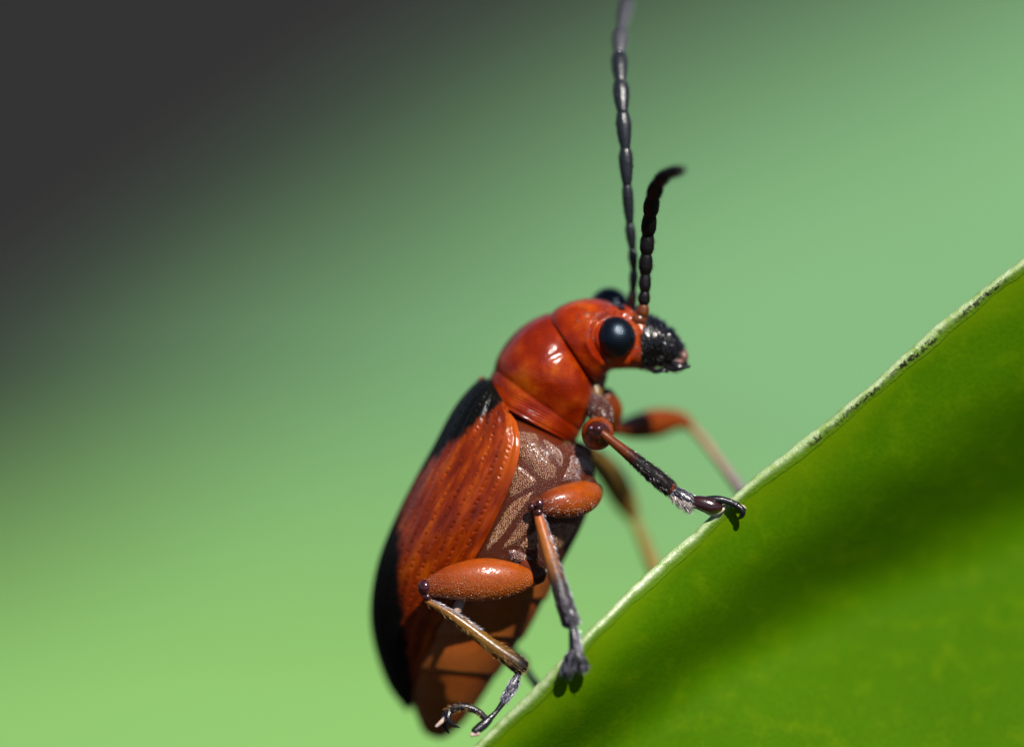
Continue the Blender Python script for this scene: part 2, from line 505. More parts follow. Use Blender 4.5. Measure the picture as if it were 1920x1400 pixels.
def leaf_mat(name, c1, c2, yellow, mott=0.9, rough=0.6, coat=0.0, trans=0.3, spots=0.4):
    m = NT(name); c = m.coord()
    n1 = m.noise(c, 0.35 * mott, 4); n2 = m.noise(c, 2.2 * mott, 4); n3 = m.noise(c, 12, 3)
    k = m.mix(m.ramp(n1, [(0.35, (0, 0, 0)), (0.68, (1, 1, 1))]), c1, c2)
    k = m.mix(m.ramp(n2, [(0.52, (0, 0, 0)), (0.75, (spots,) * 3)]), k, yellow)
    k = m.mix(m.ramp(n3, [(0.35, (0.35,) * 3), (0.6, (0, 0, 0))]), k, tuple(x * 0.7 for x in c1))
    k = m.mix(m.math('MULTIPLY', m.attr('rim'), 0.6), k, yellow)
    m.set(Base_Color=k, Roughness=rough, Coat_Weight=coat, Coat_Roughness=0.25, Specular_IOR_Level=0.02)
    b = m.bump(n3, 0.2, 0.03); b2 = m.bump(n2, 0.2, 0.06); m.l(b.outputs[0], b2.inputs['Normal'])
    m.l(b2.outputs[0], m.b.inputs['Normal'])
    tr = m.add('ShaderNodeBsdfTranslucent')
    m.l(m.mix(0.5, k, yellow), tr.inputs[0])
    ms = m.add('ShaderNodeMixShader'); ms.inputs[0].default_value = trans
    m.l(m.b.outputs[0], ms.inputs[1]); m.l(tr.outputs[0], ms.inputs[2]); m.l(ms.outputs[0], m.out.inputs[0])
    return m.m

LEAF = leaf_mat('green leaf blade', (0.050, 0.138, 0.0002), (0.062, 0.158, 0.0002), (0.13, 0.22, 0.0008))
def margin_mat():
    m = NT('pale leaf margin'); c = m.coord()
    n = m.noise(c, 5, 4); n2 = m.noise(c, 1.3, 3); n3 = m.noise(c, 13, 4, 0.7)
    k = m.mix(m.ramp(n, [(0.3, (0, 0, 0)), (0.7, (1, 1, 1))]), (0.17, 0.27, 0.06), (0.38, 0.46, 0.27))
    k = m.mix(m.attr('inner'), k, (0.075, 0.155, 0.003))
    # dark flecks: dried wear in patches along the lower half of the margin
    patch = m.ramp(n2, [(0.20, (0, 0, 0)), (0.40, (1, 1, 1))])
    fleck = m.ramp(n3, [(0.47, (0, 0, 0)), (0.53, (1, 1, 1))])
    low = m.attr('low')
    fk = m.math('MULTIPLY', m.math('MULTIPLY', patch, fleck), low)
    k = m.mix(fk, k, (0.015, 0.014, 0.006))
    m.set(Base_Color=k, Roughness=0.4, Coat_Weight=m.math('SUBTRACT', 0.6, m.math('MULTIPLY', m.attr('inner'), 0.55)), Coat_Roughness=0.2, Specular_IOR_Level=0.2)
    sss(m, 0.12, 0.08, (0.6, 1.0, 0.3))
    b = m.bump(m.noise(m.coord((1, 1, 1)), 16, 4), 0.45, 0.04)
    m.l(b.outputs[0], m.b.inputs['Normal']); m.l(b.outputs[0], m.b.inputs['Coat Normal'])
    return m.m
MARGIN = margin_mat()
BGLEAF = leaf_mat('soft bright green leaf', (0.188, 0.385, 0.182), (0.192, 0.39, 0.182), (0.197, 0.395, 0.182), mott=0.05, coat=0.0, rough=0.7, trans=0.3)
BGLEAF2 = leaf_mat('soft blue green leaf', (0.13, 0.225, 0.138), (0.132, 0.228, 0.14), (0.132, 0.228, 0.14), mott=0.05, coat=0.0, rough=0.7, trans=0.3)
BGLEAF3 = leaf_mat('soft pale green leaf', (0.26, 0.52, 0.155), (0.265, 0.525, 0.155), (0.27, 0.53, 0.155), mott=0.05, coat=0.0, rough=0.7, trans=0.3)
STEM = plain('green stem', (0.10, 0.18, 0.03), rough=0.5)
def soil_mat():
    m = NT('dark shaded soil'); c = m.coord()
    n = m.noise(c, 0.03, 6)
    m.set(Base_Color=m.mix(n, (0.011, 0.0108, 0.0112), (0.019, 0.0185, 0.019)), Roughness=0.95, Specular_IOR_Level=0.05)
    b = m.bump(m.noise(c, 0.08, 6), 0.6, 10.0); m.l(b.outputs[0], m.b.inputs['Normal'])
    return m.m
SOIL = soil_mat()

# ------------------------------------------------------------------ ground far below
GZ = -0.36
gn = 25
gx, gy = np.meshgrid(np.linspace(-60, 60, gn), np.linspace(-30, 90, gn), indexing='ij')
gv = np.stack([gx, gy, GZ + 0 * gx], -1).reshape(-1, 3)
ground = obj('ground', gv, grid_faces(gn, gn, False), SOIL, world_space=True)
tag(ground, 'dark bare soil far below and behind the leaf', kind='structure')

# ------------------------------------------------------------------ background leaves (far out of focus)
def far_leaf(name, base, tip, width, normal_tilt, depth0, depth1, mat, label, cup=0.12, group=None):
    """a whole ovate leaf. base, tip: photo px where the blade starts and ends at depth0/depth1 (mm); width mm"""
    b = PX(base[0], base[1], depth0); t = PX(tip[0], tip[1], depth1)
    ax = t - b; L = np.linalg.norm(ax); ax /= L
    view = np.array([0, -1.0, 0])
    side = np.cross(ax, view); side /= np.linalg.norm(side)
    nrm = np.cross(side, ax)
    ca, sa = math.cos(normal_tilt), math.sin(normal_tilt)
    side, nrm = side * ca + nrm * sa, nrm * ca - side * sa
    ns, nv = 60, 25
    s = np.linspace(0, 1, ns)[:, None]; v = np.linspace(-1, 1, nv)[None]
    prof = np.sin(np.pi * s ** 0.8) ** 0.62 * (1 - 0.15 * s)
    W = width / 2
    g = b + ax * (s * L)[..., None] + side * (v * prof * W)[..., None] + nrm * (cup * W * (np.abs(v) ** 1.5) * prof - 0.10 * L * (s - 0.5) ** 2 * 2 + 0.012 * W * np.sin(s * 40) * np.abs(v))[..., None]
    root = empty(name, b)
    front = g.reshape(-1, 3); back = (g - nrm * 0.35).reshape(-1, 3)
    k = len(front)
    F = grid_faces(ns, nv, False); F = F + [tuple(i + k for i in reversed(f)) for f in F]
    rim = [i * nv for i in range(ns)] + [(ns - 1) * nv + j for j in range(1, nv)] + [i * nv + nv - 1 for i in range(ns - 2, -1, -1)] + [j for j in range(nv - 2, 0, -1)]
    F += [(rim[i], rim[i] + k, rim[(i + 1) % len(rim)] + k, rim[(i + 1) % len(rim)]) for i in range(len(rim))]
    obj('blade', np.concatenate([front, back]), F, mat, root)
    # midrib and leaf stalk that runs down to the soil
    mid = g[:, nv // 2]
    def rod(pts, r0, r1, n=10):
        pts = np.asarray(pts); tan = np.gradient(pts, axis=0); tan /= np.linalg.norm(tan, axis=1, keepdims=True)
        V = []
        for i, p in enumerate(pts):
            e1 = np.cross(tan[i], [0.31, 0.2, 0.93]); e1 /= np.linalg.norm(e1); e2 = np.cross(tan[i], e1)
            r = r0 + (r1 - r0) * i / (len(pts) - 1)
            a = np.linspace(0, 2 * np.pi, n, endpoint=False)
            V.append(p + r * (np.cos(a)[:, None] * e1 + np.sin(a)[:, None] * e2))
        F = grid_faces(len(pts), n, True) + [tuple(range(n)), tuple(range((len(pts) - 1) * n, len(pts) * n))]
        return np.concatenate(V), F
    obj('midrib', *rod(mid[1:-1:3], 0.9, 0.25), STEM, root)
    wb = to_world(b)
    foot = np.array([wb[0], wb[1] + 0.01, GZ - 0.002])
    foot_mm = (foot / U) @ ROTN
    d = -ax
    stalk = spline([b + ax * 2, b + d * 12, b + d * 22 + (foot_mm - b) * 0.12, b * 0.5 + foot_mm * 0.5 + d * 8, foot_mm], 30)
    obj('stalk', *rod(stalk, 1.0, 1.8), STEM, root)
    tag(root, label, 'leaf', group)
    return root

far_leaf('background_leaf', (-640, 3170), (3760, -230), 122, 0.0, 320, 350, BGLEAF, 'large bright green leaf, wholly blurred, spread out behind the beetle')
far_leaf('background_leaf', (-830, 3440), (3660, -470), 160, 0.0, 430, 460, BGLEAF2, 'dull grey-green leaf, wholly blurred, farthest behind the beetle')
far_leaf('background_leaf', (-1100, 1950), (2500, 1600), 62, 0.0, 230, 235, BGLEAF3, 'pale yellow-green leaf, wholly blurred, low behind the beetle\'s abdomen')

# ------------------------------------------------------------------ the leaf it climbs on
edge_px = [(560, 1760, -1.75), (760, 1540, -1.7), (890, 1402, -1.62), (950, 1347, -1.66), (1005, 1297, -1.76), (1050, 1247, -1.86), (1095, 1196, -1.86), (1140, 1153, -1.7),
           (1200, 1096, -1.45), (1245, 1052, -1.3), (1290, 1014, -1.2), (1330, 977, -1.14), (1400, 914, -1.1), (1480, 850, -1.1), (1505, 831, -1.1), (1560, 789, -1.1),
           (1640, 722, -1.1), (1680, 684, -1.1), (1720, 650, -1.1), (1765, 611, -1.1), (1800, 585, -1.1), (1845, 547, -1.1), (1880, 518, -1.1), (1920, 488, -1.1),
           (2150, 290, -0.9), (2500, -20, -0.3), (2900, -330, 0.6), (3300, -580, 2.0)]
ne = 520
edge = spline(PX(*np.array(edge_px, float).T), ne)
seg = np.linalg.norm(np.diff(edge, axis=0), axis=1); arc = np.concatenate([[0], np.cumsum(seg)])
edge = np.stack([np.interp(np.linspace(0, arc[-1], ne), arc, edge[:, i]) for i in range(3)], -1)
# small waves of the margin
lng = np.linspace(0, arc[-1], ne)
k5 = np.exp(-(np.arange(-15, 16) / 5.0) ** 2); k5 /= k5.sum()
for i in range(3): edge[:, i] = np.convolve(np.pad(edge[:, i], 15, mode='reflect', reflect_type='odd'), k5, 'valid')
edge[:, 2] += 0.014 * np.sin(lng * 2.3) + 0.008 * np.sin(lng * 5.7 + 1) + 0.004 * np.sin(lng * 13)
inward = np.array([0.66, 0, -0.75])
xs = edge[:, 0]
# distance at which the blade turns from receding to level: nearer at the lower left, farther at the right
turn = np.interp(xs, [-4, -0.5, 2, 5, 9.6, 20], [0.9, 1.05, 1.5, 2.3, 3.7, 5.0])
nv = 130
kv = np.linspace(0, 1, nv)
vmax = 26.0 * np.sin(np.pi * np.clip(np.linspace(0.10, 0.97, ne), 0, 1)) ** 0.6
vv = np.where(kv[None] < 0.6, kv[None] / 0.6 * 8.5, 8.5 + (kv[None] - 0.6) / 0.4 * (vmax[:, None] - 8.5).clip(0.5))
q = 0.22 + 0.86 * smooth(vv, turn[:, None] * 0.25, turn[:, None] * 0.85) - 1.5 * smooth(vv, turn[:, None] * 0.95, turn[:, None] * 1.6 + 0.4)
dv = np.diff(vv, axis=1)
dep = np.concatenate([np.zeros((ne, 1)), np.cumsum(q[:, :-1] * dv, axis=1)], 1)
soft_e = edge.copy()
ker = np.exp(-(np.arange(-45, 46) / 20.0) ** 2); ker /= ker.sum()
for i in range(3): soft_e[:, i] = np.convolve(np.pad(edge[:, i], 45, mode='reflect', reflect_type='odd'), ker, 'valid')
fade = smooth(vv, 0.0, 1.3)[..., None]
G = edge[:, None] * (1 - fade) + soft_e[:, None] * fade + inward * vv[..., None] + np.array([0, 1.0, 0]) * dep[..., None]
wob = 0.012 * np.sin(lng[:, None] * 1.3 + vv * 2.1) + 0.006 * np.sin(lng[:, None] * 2.9 - vv * 3.3)
G[..., 1] += wob * smooth(vv, 0.1, 1.0)
nG = grid_normals(G, False)
nG = np.where(nG[..., 1:2] > 0, -nG, nG)          # towards the camera side
TH = 0.16
leaf = empty('leaf', G[ne // 2, nv - 1])
front = (G + nG * 0.0).reshape(-1, 3); back = (G - nG * (0.09 + (TH - 0.09) * smooth(vv, 0, 0.8))[..., None]).reshape(-1, 3)
k = len(front)
F0 = grid_faces(ne, nv, False)
F = F0 + [tuple(i + k for i in reversed(f)) for f in F0]
rim = [i * nv for i in range(ne)] + [(ne - 1) * nv + j for j in range(1, nv)] + [i * nv + nv - 1 for i in range(ne - 2, -1, -1)] + [j for j in range(nv - 2, 0, -1)]
F += [(rim[i], rim[i] + k, rim[(i + 1) % len(rim)] + k, rim[(i + 1) % len(rim)]) for i in range(len(rim))]
near_rim = (1 - smooth(vv, 0.05, 0.75 + 0.3 * np.sin(lng[:, None] * 1.1))).ravel()
obj('blade', np.concatenate([front, back]), F, LEAF, leaf, {'rim': np.concatenate([near_rim, near_rim])})
# pale thickened margin
nu = 20
a = np.linspace(0, 2 * np.pi, nu, endpoint=False)
tan = np.gradient(edge, axis=0); tan /= np.linalg.norm(tan, axis=1, keepdims=True)
e1 = inward - tan * (tan @ inward)[:, None]; e1 /= np.linalg.norm(e1, axis=1, keepdims=True)
e2 = np.cross(tan, e1); e2 *= np.sign(-e2[:, 1:2])
wig = 1 + 0.03 * np.sin(lng * 6.3) + 0.10 * np.sin(lng * 1.9 + 2) + 0.02 * np.sin(lng * 17)
cen = edge + e1 * 0.05 - nG[:, 0] * 0.045
R1 = (0.10 * wig)[:, None, None]; R2 = (0.085 * (2 - wig))[:, None, None]
ca_, sa_ = np.cos(a), np.sin(a)
inn_ = smooth(ca_, -0.1, 1.0)
mv = cen[:, None] + (ca_ * (1 + 0.6 * np.clip(ca_, 0, 1)))[None, :, None] * e1[:, None] * R1 + (sa_ * (1 - 0.55 * inn_))[None, :, None] * e2[:, None] * R2
low = np.tile(smooth(np.cos(a), -0.35, 0.05) * (1 - smooth(np.cos(a), 0.6, 0.85)) * smooth(np.sin(a), -0.2, 0.2), ne) * np.repeat(sum(np.exp(-((edge[:, 0] - c_) / w_) ** 2) for c_, w_ in ((8.85, .28), (8.4, .2), (7.65, .3), (7.2, .25), (6.55, .3), (6.2, .3), (5.6, .15))).clip(0, 1), nu)
obj('margin', mv.reshape(-1, 3), grid_faces(ne, nu, True) + [tuple(range(nu)), tuple(range((ne - 1) * nu, ne * nu))], MARGIN, leaf, {'low': low, 'inner': np.tile(smooth(np.cos(a) - 0.25 * np.abs(np.sin(a)), -0.45, 0.45), ne)})
# stalk, outside the frame
b = G[6, nv - 1]
foot = to_world(b) + np.array([0.03, 0.03, 0]); foot[2] = GZ - 0.002
foot_mm = (foot / U) @ ROTN
pth = spline([G[60, nv - 1], b, b + np.array([-4, 2, -9]), b * 0.6 + foot_mm * 0.4, foot_mm], 40)
tn = np.gradient(pth, axis=0); tn /= np.linalg.norm(tn, axis=1, keepdims=True)
SV = []
for i, p in enumerate(pth):
    x1 = np.cross(tn[i], [0.1, 0.9, 0.2]); x1 /= np.linalg.norm(x1); x2 = np.cross(tn[i], x1)
    SV.append(p + (0.7 + 0.03 * i) * (np.cos(a)[:, None] * x1 + np.sin(a)[:, None] * x2))
obj('stalk', np.concatenate(SV), grid_faces(40, nu, True) + [tuple(range(nu)), tuple(range(39 * nu, 40 * nu))], STEM, leaf)
tag(leaf, 'thick dark green leaf with pale sunlit edge that the beetle clings to', 'leaf')

# ------------------------------------------------------------------ the beetle
beetle = empty('beetle', PX(1000, 1290, -1.2))
tag(beetle, 'glossy red and black beetle climbing the pale edge of the green leaf', 'beetle')

HZ = np.array([0, -0.2, 0])
head = None
def part(name, geo, mat, parent=None, kind=None, label=None):
    v, f, at = geo
    if parent is None: parent = beetle
    if name == 'head' or (head is not None and parent is head): v = v + HZ
    o = obj(name, v, f, mat, parent, at)
    if kind: o['kind'] = kind
    if label: o['label'] = label
    return o
def hair_part(name, VF, mat, parent):
    o = obj(name, VF[0], VF[1], mat, parent, smooth=False)
    o['kind'] = 'stuff'
    return o

# --- thorax (meso- and metathorax), the base for its plates
thx_rows = [(965, 745, 1045, 800, .55, .0), (935, 765, 1060, 826, .70, .0), (925, 790, 1082, 838, .95, .0), (908, 830, 1106, 858, 1.14, .0), (890, 872, 1114, 890, 1.24, .02), (872, 915, 1110, 930, 1.29, .06),
            (850, 965, 1094, 980, 1.31, .12), (828, 1020, 1066, 1036, 1.30, .2), (812, 1060, 1046, 1072, 1.28, .28)]
thx = loft(thx_rows, 90, 72, 0.92)
thorax = part('thorax', thx, STERN)
bvh = BVHTree.FromPolygons([Vector(x) for x in thx[0]], thx[1])
CAMS = np.array([0, -DIST, 0])
def cast(px, py, tree=bvh):
    d = PX(px, py, 0) - CAMS; d /= np.linalg.norm(d)
    h = tree.ray_cast(Vector(CAMS), Vector(d))
    return None if h[0] is None else (np.array(h[0]), np.array(h[1]))

def inside(px, py, poly):
    c = False; j = len(poly) - 1
    for i in range(len(poly)):
        xi, yi = poly[i]; xj, yj = poly[j]
        if (yi > py) != (yj > py) and px < (xj - xi) * (py - yi) / (yj - yi) + xi: c = not c
        j = i
    return c
def edge_dist(px, py, poly):
    m = 1e9
    for i in range(len(poly)):
        ax_, ay_ = poly[i - 1]; bx, by = poly[i]
        L2 = (bx - ax_) ** 2 + (by - ay_) ** 2
        t = max(0, min(1, ((px - ax_) * (bx - ax_) + (py - ay_) * (by - ay_)) / L2))
        m = min(m, math.hypot(px - ax_ - t * (bx - ax_), py - ay_ - t * (by - ay_)))
    return m
def plate(poly, height=0.06, soft=12, step=2.2, ns=400, lean=(0.3, 0, -0.95), hmat=H_GOLD, hl=0.05, name='sclerite', mat=PLATE):
    pl = spline(np.array(poly + [poly[0]], float), len(poly) * 6)[:-1].tolist()
    xs_ = np.arange(min(p[0] for p in pl), max(p[0] for p in pl) + step, step)
    ys_ = np.arange(min(p[1] for p in pl), max(p[1] for p in pl) + step, step)
    idx, V = {}, []
    for i, x in enumerate(xs_):
        for j, y in enumerate(ys_):
            if not inside(x, y, pl): continue
            h = cast(x, y)
            if h is None: continue
            n = h[1] if h[1][1] < 0 else -h[1]
            e = edge_dist(x, y, pl)
            V.append(h[0] + n * (-0.03 + height * float(smooth(np.array(e), 0, soft)) ** 0.7))
            idx[i, j] = len(V) - 1
    F = []
    for (i, j) in idx:
        q_ = [(i, j), (i + 1, j), (i + 1, j + 1), (i, j + 1)]
        if all(p in idx for p in q_): F.append(tuple(idx[p] for p in q_))
    V = np.array(V)
    o = obj(name, V, F, mat, thorax, {'t': np.full(len(V), rng.random()), 'tu': np.zeros((len(V), 3))})
    if ns:
        p, n = mesh_sample(V, F, ns)
        n = np.where(n[:, 1:2] > 0, -n, n)
        hv = hairs(p[:ns // 3], n[:ns // 3], np.array(lean), hl, 0.0035, 0.3, 0.35)
        hair_part('setae', hv, hmat, thorax)
        p, n = mesh_sample(V, F, ns * 12)
        n = np.where(n[:, 1:2] > 0, -n, n)
        p, n = spread(p, n, 0.029)
        gv_, gf_ = granules(p, n, 0.0135, 0.009)
        g_o = obj('granules', gv_, gf_, GRAN, thorax); g_o['kind'] = 'stuff'
    return o
plate([(966, 804), (988, 806), (1010, 813), (1014, 832), (1026, 852), (1044, 872), (1046, 892), (1030, 902), (1012, 897), (994, 876), (972, 858), (968, 830)], lean=(0.5, 0, -0.85), ns=650)
plate([(1014, 816), (1034, 826), (1052, 842), (1060, 858), (1056, 880), (1047, 876), (1030, 852), (1018, 834)], ns=320, hmat=H_PALE)
plate([(960, 866), (974, 868), (990, 880), (1010, 899), (1006, 910), (985, 921), (955, 936), (951, 925), (956, 900)], lean=(0.2, 0, -1), ns=420)
plate([(1004, 914), (1002, 926), (985, 950), (962, 982), (938, 1014), (916, 1034), (908, 1032), (916, 1006), (936, 970), (955, 942), (978, 926)], lean=(-0.55, 0, -0.83), ns=700)
plate([(912, 1003), (906, 1020), (895, 1036), (889, 1036), (896, 1018), (906, 1004)], height=0.08, soft=5, lean=(-0.5, 0, -0.85), ns=90, hmat=H_SILV)
plate([(1064, 850), (1078, 850), (1100, 858), (1112, 876), (1112, 888), (1090, 885), (1094, 905), (1066, 904), (1050, 902), (1056, 884), (1064, 868)], lean=(0.7, 0, -0.6), ns=700, hmat=H_SILV, hl=0.075)
plate([(1006, 985), (1012, 1000), (1010, 1026), (996, 1034), (978, 1030), (972, 1020), (986, 1004)], lean=(0.2, 0, -1), ns=240)
plate([(1000, 942), (1003, 965), (998, 985), (978, 1012), (950, 1030), (938, 1026), (958, 998), (982, 962)], lean=(-0.3, 0, -0.95), ns=380, height=0.06)
plate([(1022, 980), (1048, 976), (1076, 978), (1084, 988), (1066, 1018), (1044, 1036), (1026, 1020)], lean=(0.3, 0, -0.95), ns=420, height=0.06)
plate([(950, 1030), (966, 1028), (990, 1040), (1004, 1052), (985, 1056), (958, 1050)], height=0.07, ns=160, hmat=H_SILV, soft=7)

p, n = mesh_sample(thx[0], thx[1], 14000, lambda c, n: (c[:, 1] < -0.3) * (c[:, 0] > 0.1) * (c[:, 2] < -1.3) * 1.0)
n = np.where(n[:, 1:2] > 0, -n, n)
p, n = spread(p, n, 0.036)
gv_, gf_ = granules(p, n, 0.0155, 0.010)
g_o = obj('granules', gv_, gf_, GRAN_D, thorax); g_o['kind'] = 'stuff'

# --- abdomen of overlapping segments
abd_rows = np.array([(832, 1010, 1070, 1028, 1.24, .2), (808, 1070, 1046, 1078, 1.26, .3), (790, 1125, 1016, 1138, 1.24, .45), (776, 1180, 984, 1192, 1.17, .62),
            (768, 1232, 948, 1244, 1.10, .82), (768, 1282, 910, 1300, .86, 1.0), (776, 1326, 876, 1346, .60, 1.15), (788, 1360, 846, 1376, .34, 1.25), (800, 1378, 822, 1386, .10, 1.3)], float)
full = spline(abd_rows, 181)
abdomen = None
cuts = [0, 40, 72, 100, 124, 146, 180]
for i in range(6):
    a0, a1 = cuts[i], cuts[i + 1]
    rows = full[max(a0 - 4, 0):a1 + 3:3].copy()
    m = len(rows)
    for r_i in range(m):           # each ring is a little narrower in front and flared at its hind edge
        s_ = 0.965 + 0.05 * (r_i / (m - 1)) if r_i < m - 1 else 0.955
        cx, cy = (rows[r_i, 0] + rows[r_i, 2]) / 2, (rows[r_i, 1] + rows[r_i, 3]) / 2
        for kk, cc in ((0, cx), (1, cy), (2, cx), (3, cy)): rows[r_i, kk] = cc + (rows[r_i, kk] - cc) * s_
        rows[r_i, 4] *= s_
    g_ = loft(rows, m * 3, 56, 0.95)
    if abdomen is None: abdomen = part('abdomen', g_, ABDO)
    else: part('abdomen_segment', g_, ABDO, abdomen)

# --- prothorax
pro_rows = [(926, 758, 1066, 828, .74, .0), (911, 746, 1074, 832, .84, .0), (912, 732, 1080, 826, .86, .0), (917, 715, 1089, 812, .86, .0), (923, 698, 1098, 794, .90, .0), (934, 668, 1108, 772, 1.02, .0), (950, 642, 1113, 754, 1.06, .0),
            (972, 618, 1115, 741, 1.03, .0), (998, 600, 1115, 732, .95, .0), (1018, 591, 1113, 726, .87, .0), (1028, 588, 1112, 722, .80, .0), (1033, 592, 1108, 716, .70, .0)]
def pro_disp(t, u, px, py, g):
    d = -0.017 * np.exp(-((t - 0.335 - 0.05 * np.cos(u * 2 * np.pi)) / 0.022) ** 2)          # basal groove
    d -= 0.015 * np.exp(-((t - 0.14) / 0.02) ** 2)
    d += 0.03 * np.exp(-((t - 0.955) / 0.02) ** 2)             # raised front rim
    d += 0.0045 * np.sin(t * 230 + 6 * np.cos(u * 6.283)) * smooth(t, 0.05, 0.12) * (1 - smooth(t, 0.27, 0.33)) * (0.4 + 0.6 * np.sin(u * 40) ** 2)
    ga = (px - 1039) * 0.515 + (py - 668) * 0.857; gb = (px - 1039) * 0.857 - (py - 668) * 0.515
    d -= 0.024 * np.exp(-(ga / 6.5) ** 2 - (gb / 22) ** 2) * (g[..., 1] < 0)
    for (x, y, w, h) in ((968, 738, 11, 0.022), (1012, 690, 26, 0.010), (985, 660, 30, -0.014), (1070, 745, 22, 0.02), (1010, 640, 16, 0.006)):
        d += h * np.exp(-((px - x) ** 2 + (py - y) ** 2) / w ** 2) * (g[..., 1] < 0)
    return d
pro = loft(pro_rows, 220, 160, 0.96, pro_disp)
pronotum = part('pronotum', pro, RED)

# --- head and its parts
head_rows = [(1030, 600, 1104, 706, .60, .0), (1032, 592, 1110, 714, .70, .0), (1042, 580, 1120, 717, .75, .0), (1060, 570, 1131, 708, .79, .0), (1085, 562, 1142, 697, .78, .0), (1112, 560, 1154, 691, .76, .0),
             (1145, 566, 1173, 692, .70, -.02), (1175, 575, 1190, 692, .60, -.03), (1196, 583, 1199, 692, .52, -.04), (1212, 590, 1210, 691, .46, -.05), (1218, 600, 1216, 684, .34, -.05)]
def head_disp(t, u, px, py, g):
    near = (g[..., 1] < 0)
    r = np.hypot(px - 1154, py - 632)
    d = -0.05 * np.exp(-((r - 43) / 5) ** 2) * near            # groove round the eye
    d += 0.03 * np.exp(-((r - 54) / 7) ** 2) * near * (px < 1180)
    d += -0.045 * np.exp(-(((py - 594) - (px - 1090) * 0.12) / 7) ** 2) * smooth(px, 1085, 1110) * near * (py < 600)
    d += 0.02 * np.exp(-((px - 1092) ** 2 + (py - 597) ** 2) / 14 ** 2) * near
    d += 0.006 * np.sin(px * 0.35) * np.sin(py * 0.41 + px * 0.1) * smooth(px, 1110, 1150) * (py < 612) * near
    return d
HEADG = loft(head_rows, 200, 150, 0.95, head_disp)
head = part('head', HEADG, RED2)
muz_rows = [(1196, 592, 1196, 688, .46, -.04), (1206, 588, 1203, 694, .50, -.05), (1218, 590, 1213, 694, .49, -.05), (1238, 598, 1232, 692, .43, -.06), (1256, 611, 1251, 690, .36, -.07), (1270, 627, 1265, 688, .28, -.08), (1281, 645, 1276, 684, .19, -.08), (1285, 656, 1281, 676, .08, -.08)]
def muz_disp(t, u, px, py, g):
    d = 0.012 * np.sin(px * 0.55 + py * 0.2) * np.sin(py * 0.5 - px * 0.13)
    d -= 0.035 * np.exp(-(((px - 1246) + (py - 640) * 0.25) / 4) ** 2)
    d += 0.03 * np.exp(-((px - 1228) ** 2 + (py - 635) ** 2) / 15 ** 2)
    return d
muz = loft(muz_rows, 110, 90, 1.0, muz_disp)
part('muzzle', muz, BLACK, head, label='black bristly muzzle')
muz = (muz[0] + HZ, muz[1], muz[2])
p, n = mesh_sample(muz[0], muz[1], 420, lambda c, n: (c[:, 1] < 0.1) * 1.0)
n = outward(p, n, PX(*np.array([(x, 643, -.05) for x in range(1200, 1280, 10)]).T))
hair_part('bristles', hairs(p, n, np.array([0.85, -0.1, -0.35]), 0.085, 0.0045, 0.3, 0.55), H_DARK, head)
p, n = mesh_sample(muz[0], muz[1], 60, lambda c, n: (c[:, 1] < 0) * 1.0)
n = outward(p, n, PX(*np.array([(x, 643, -.05) for x in range(1200, 1280, 10)]).T))
hair_part('setae', hairs(p, n, np.array([0.7, -0.1, -0.2]), 0.04, 0.006, 0.3, 0.4), H_SILV, head)
part('labrum', merge([blob(1281, 668, -.16, 9, 14, 16), blob(1273, 678, -.2, 10, 7, 14)]), LABRUM, head)
part('mandible', tube([(1262, 684, -.30), (1274, 689, -.34), (1284, 684, -.28), (1286, 676, -.2)], [7, 7, 5, 2], 20, 12), CLAW, head)
part('palp', tube([(1246, 688, -.34), (1262, 693, -.44), (1274, 691, -.5), (1292, 686, -.5)], [3.5, 5, 4, 3.6], 24, 12), CLAW, head)
part('palp', tube([(1214, 690, -.30), (1228, 696, -.38), (1242, 694, -.42), (1252, 697, -.42)], [3.5, 4.5, 4, 2.4], 24, 12), CLAW, head)
part('palp', tube([(1246, 684, .12), (1264, 694, .12), (1280, 690, .1)], [3.5, 4.5, 3], 20, 12), CLAW, head)
part('antenna_socket', merge([blob(1203, 586, -.36, 13, 16, 18), blob(1198, 598, -.40, 15, 12, 14)]), AMBER, head)
part('antenna_socket', blob(1183, 574, .18, 11, 12, 14), AMBER, head)
part('throat', merge([tube([(1108, 712, -.15), (1118, 735, -.25), (1114, 765, -.25)], [14, 12, 14], 20, 16), tube([(1124, 700, -.1), (1122, 725, -.1)], [16, 12], 12, 16)]), OLIVE)

# compound eyes: domed facets on a geodesic grid
def geodesic(f):
    phi = (1 + 5 ** .5) / 2
    v = np.array([(-1, phi, 0), (1, phi, 0), (-1, -phi, 0), (1, -phi, 0), (0, -1, phi), (0, 1, phi), (0, -1, -phi), (0, 1, -phi), (phi, 0, -1), (phi, 0, 1), (-phi, 0, -1), (-phi, 0, 1)], float)
    v /= np.linalg.norm(v[0])
    fs = [(0, 11, 5), (0, 5, 1), (0, 1, 7), (0, 7, 10), (0, 10, 11), (1, 5, 9), (5, 11, 4), (11, 10, 2), (10, 7, 6), (7, 1, 8), (3, 9, 4), (3, 4, 2), (3, 2, 6), (3, 6, 8), (3, 8, 9), (4, 9, 5), (2, 4, 11), (6, 2, 10), (8, 6, 7), (9, 8, 1)]
    pts, keys, faces = [], {}, []
    def put(p):
        p = p / np.linalg.norm(p); kk = tuple(np.round(p, 5))
        if kk not in keys: keys[kk] = len(pts); pts.append(p)
        return keys[kk]
    for (a, b_, c_) in fs:
        idx = {}
        for i in range(f + 1):
            for j in range(f + 1 - i):
                idx[i, j] = put((v[a] * (f - i - j) + v[b_] * i + v[c_] * j) / f)
        for i in range(f):
            for j in range(f - i):
                faces.append((idx[i, j], idx[i + 1, j], idx[i, j + 1]))
                if i + j < f - 1: faces.append((idx[i + 1, j], idx[i + 1, j + 1], idx[i, j + 1]))
    return np.array(pts), faces
facets, _ = geodesic(9)
dense, dense_f = geodesic(54)
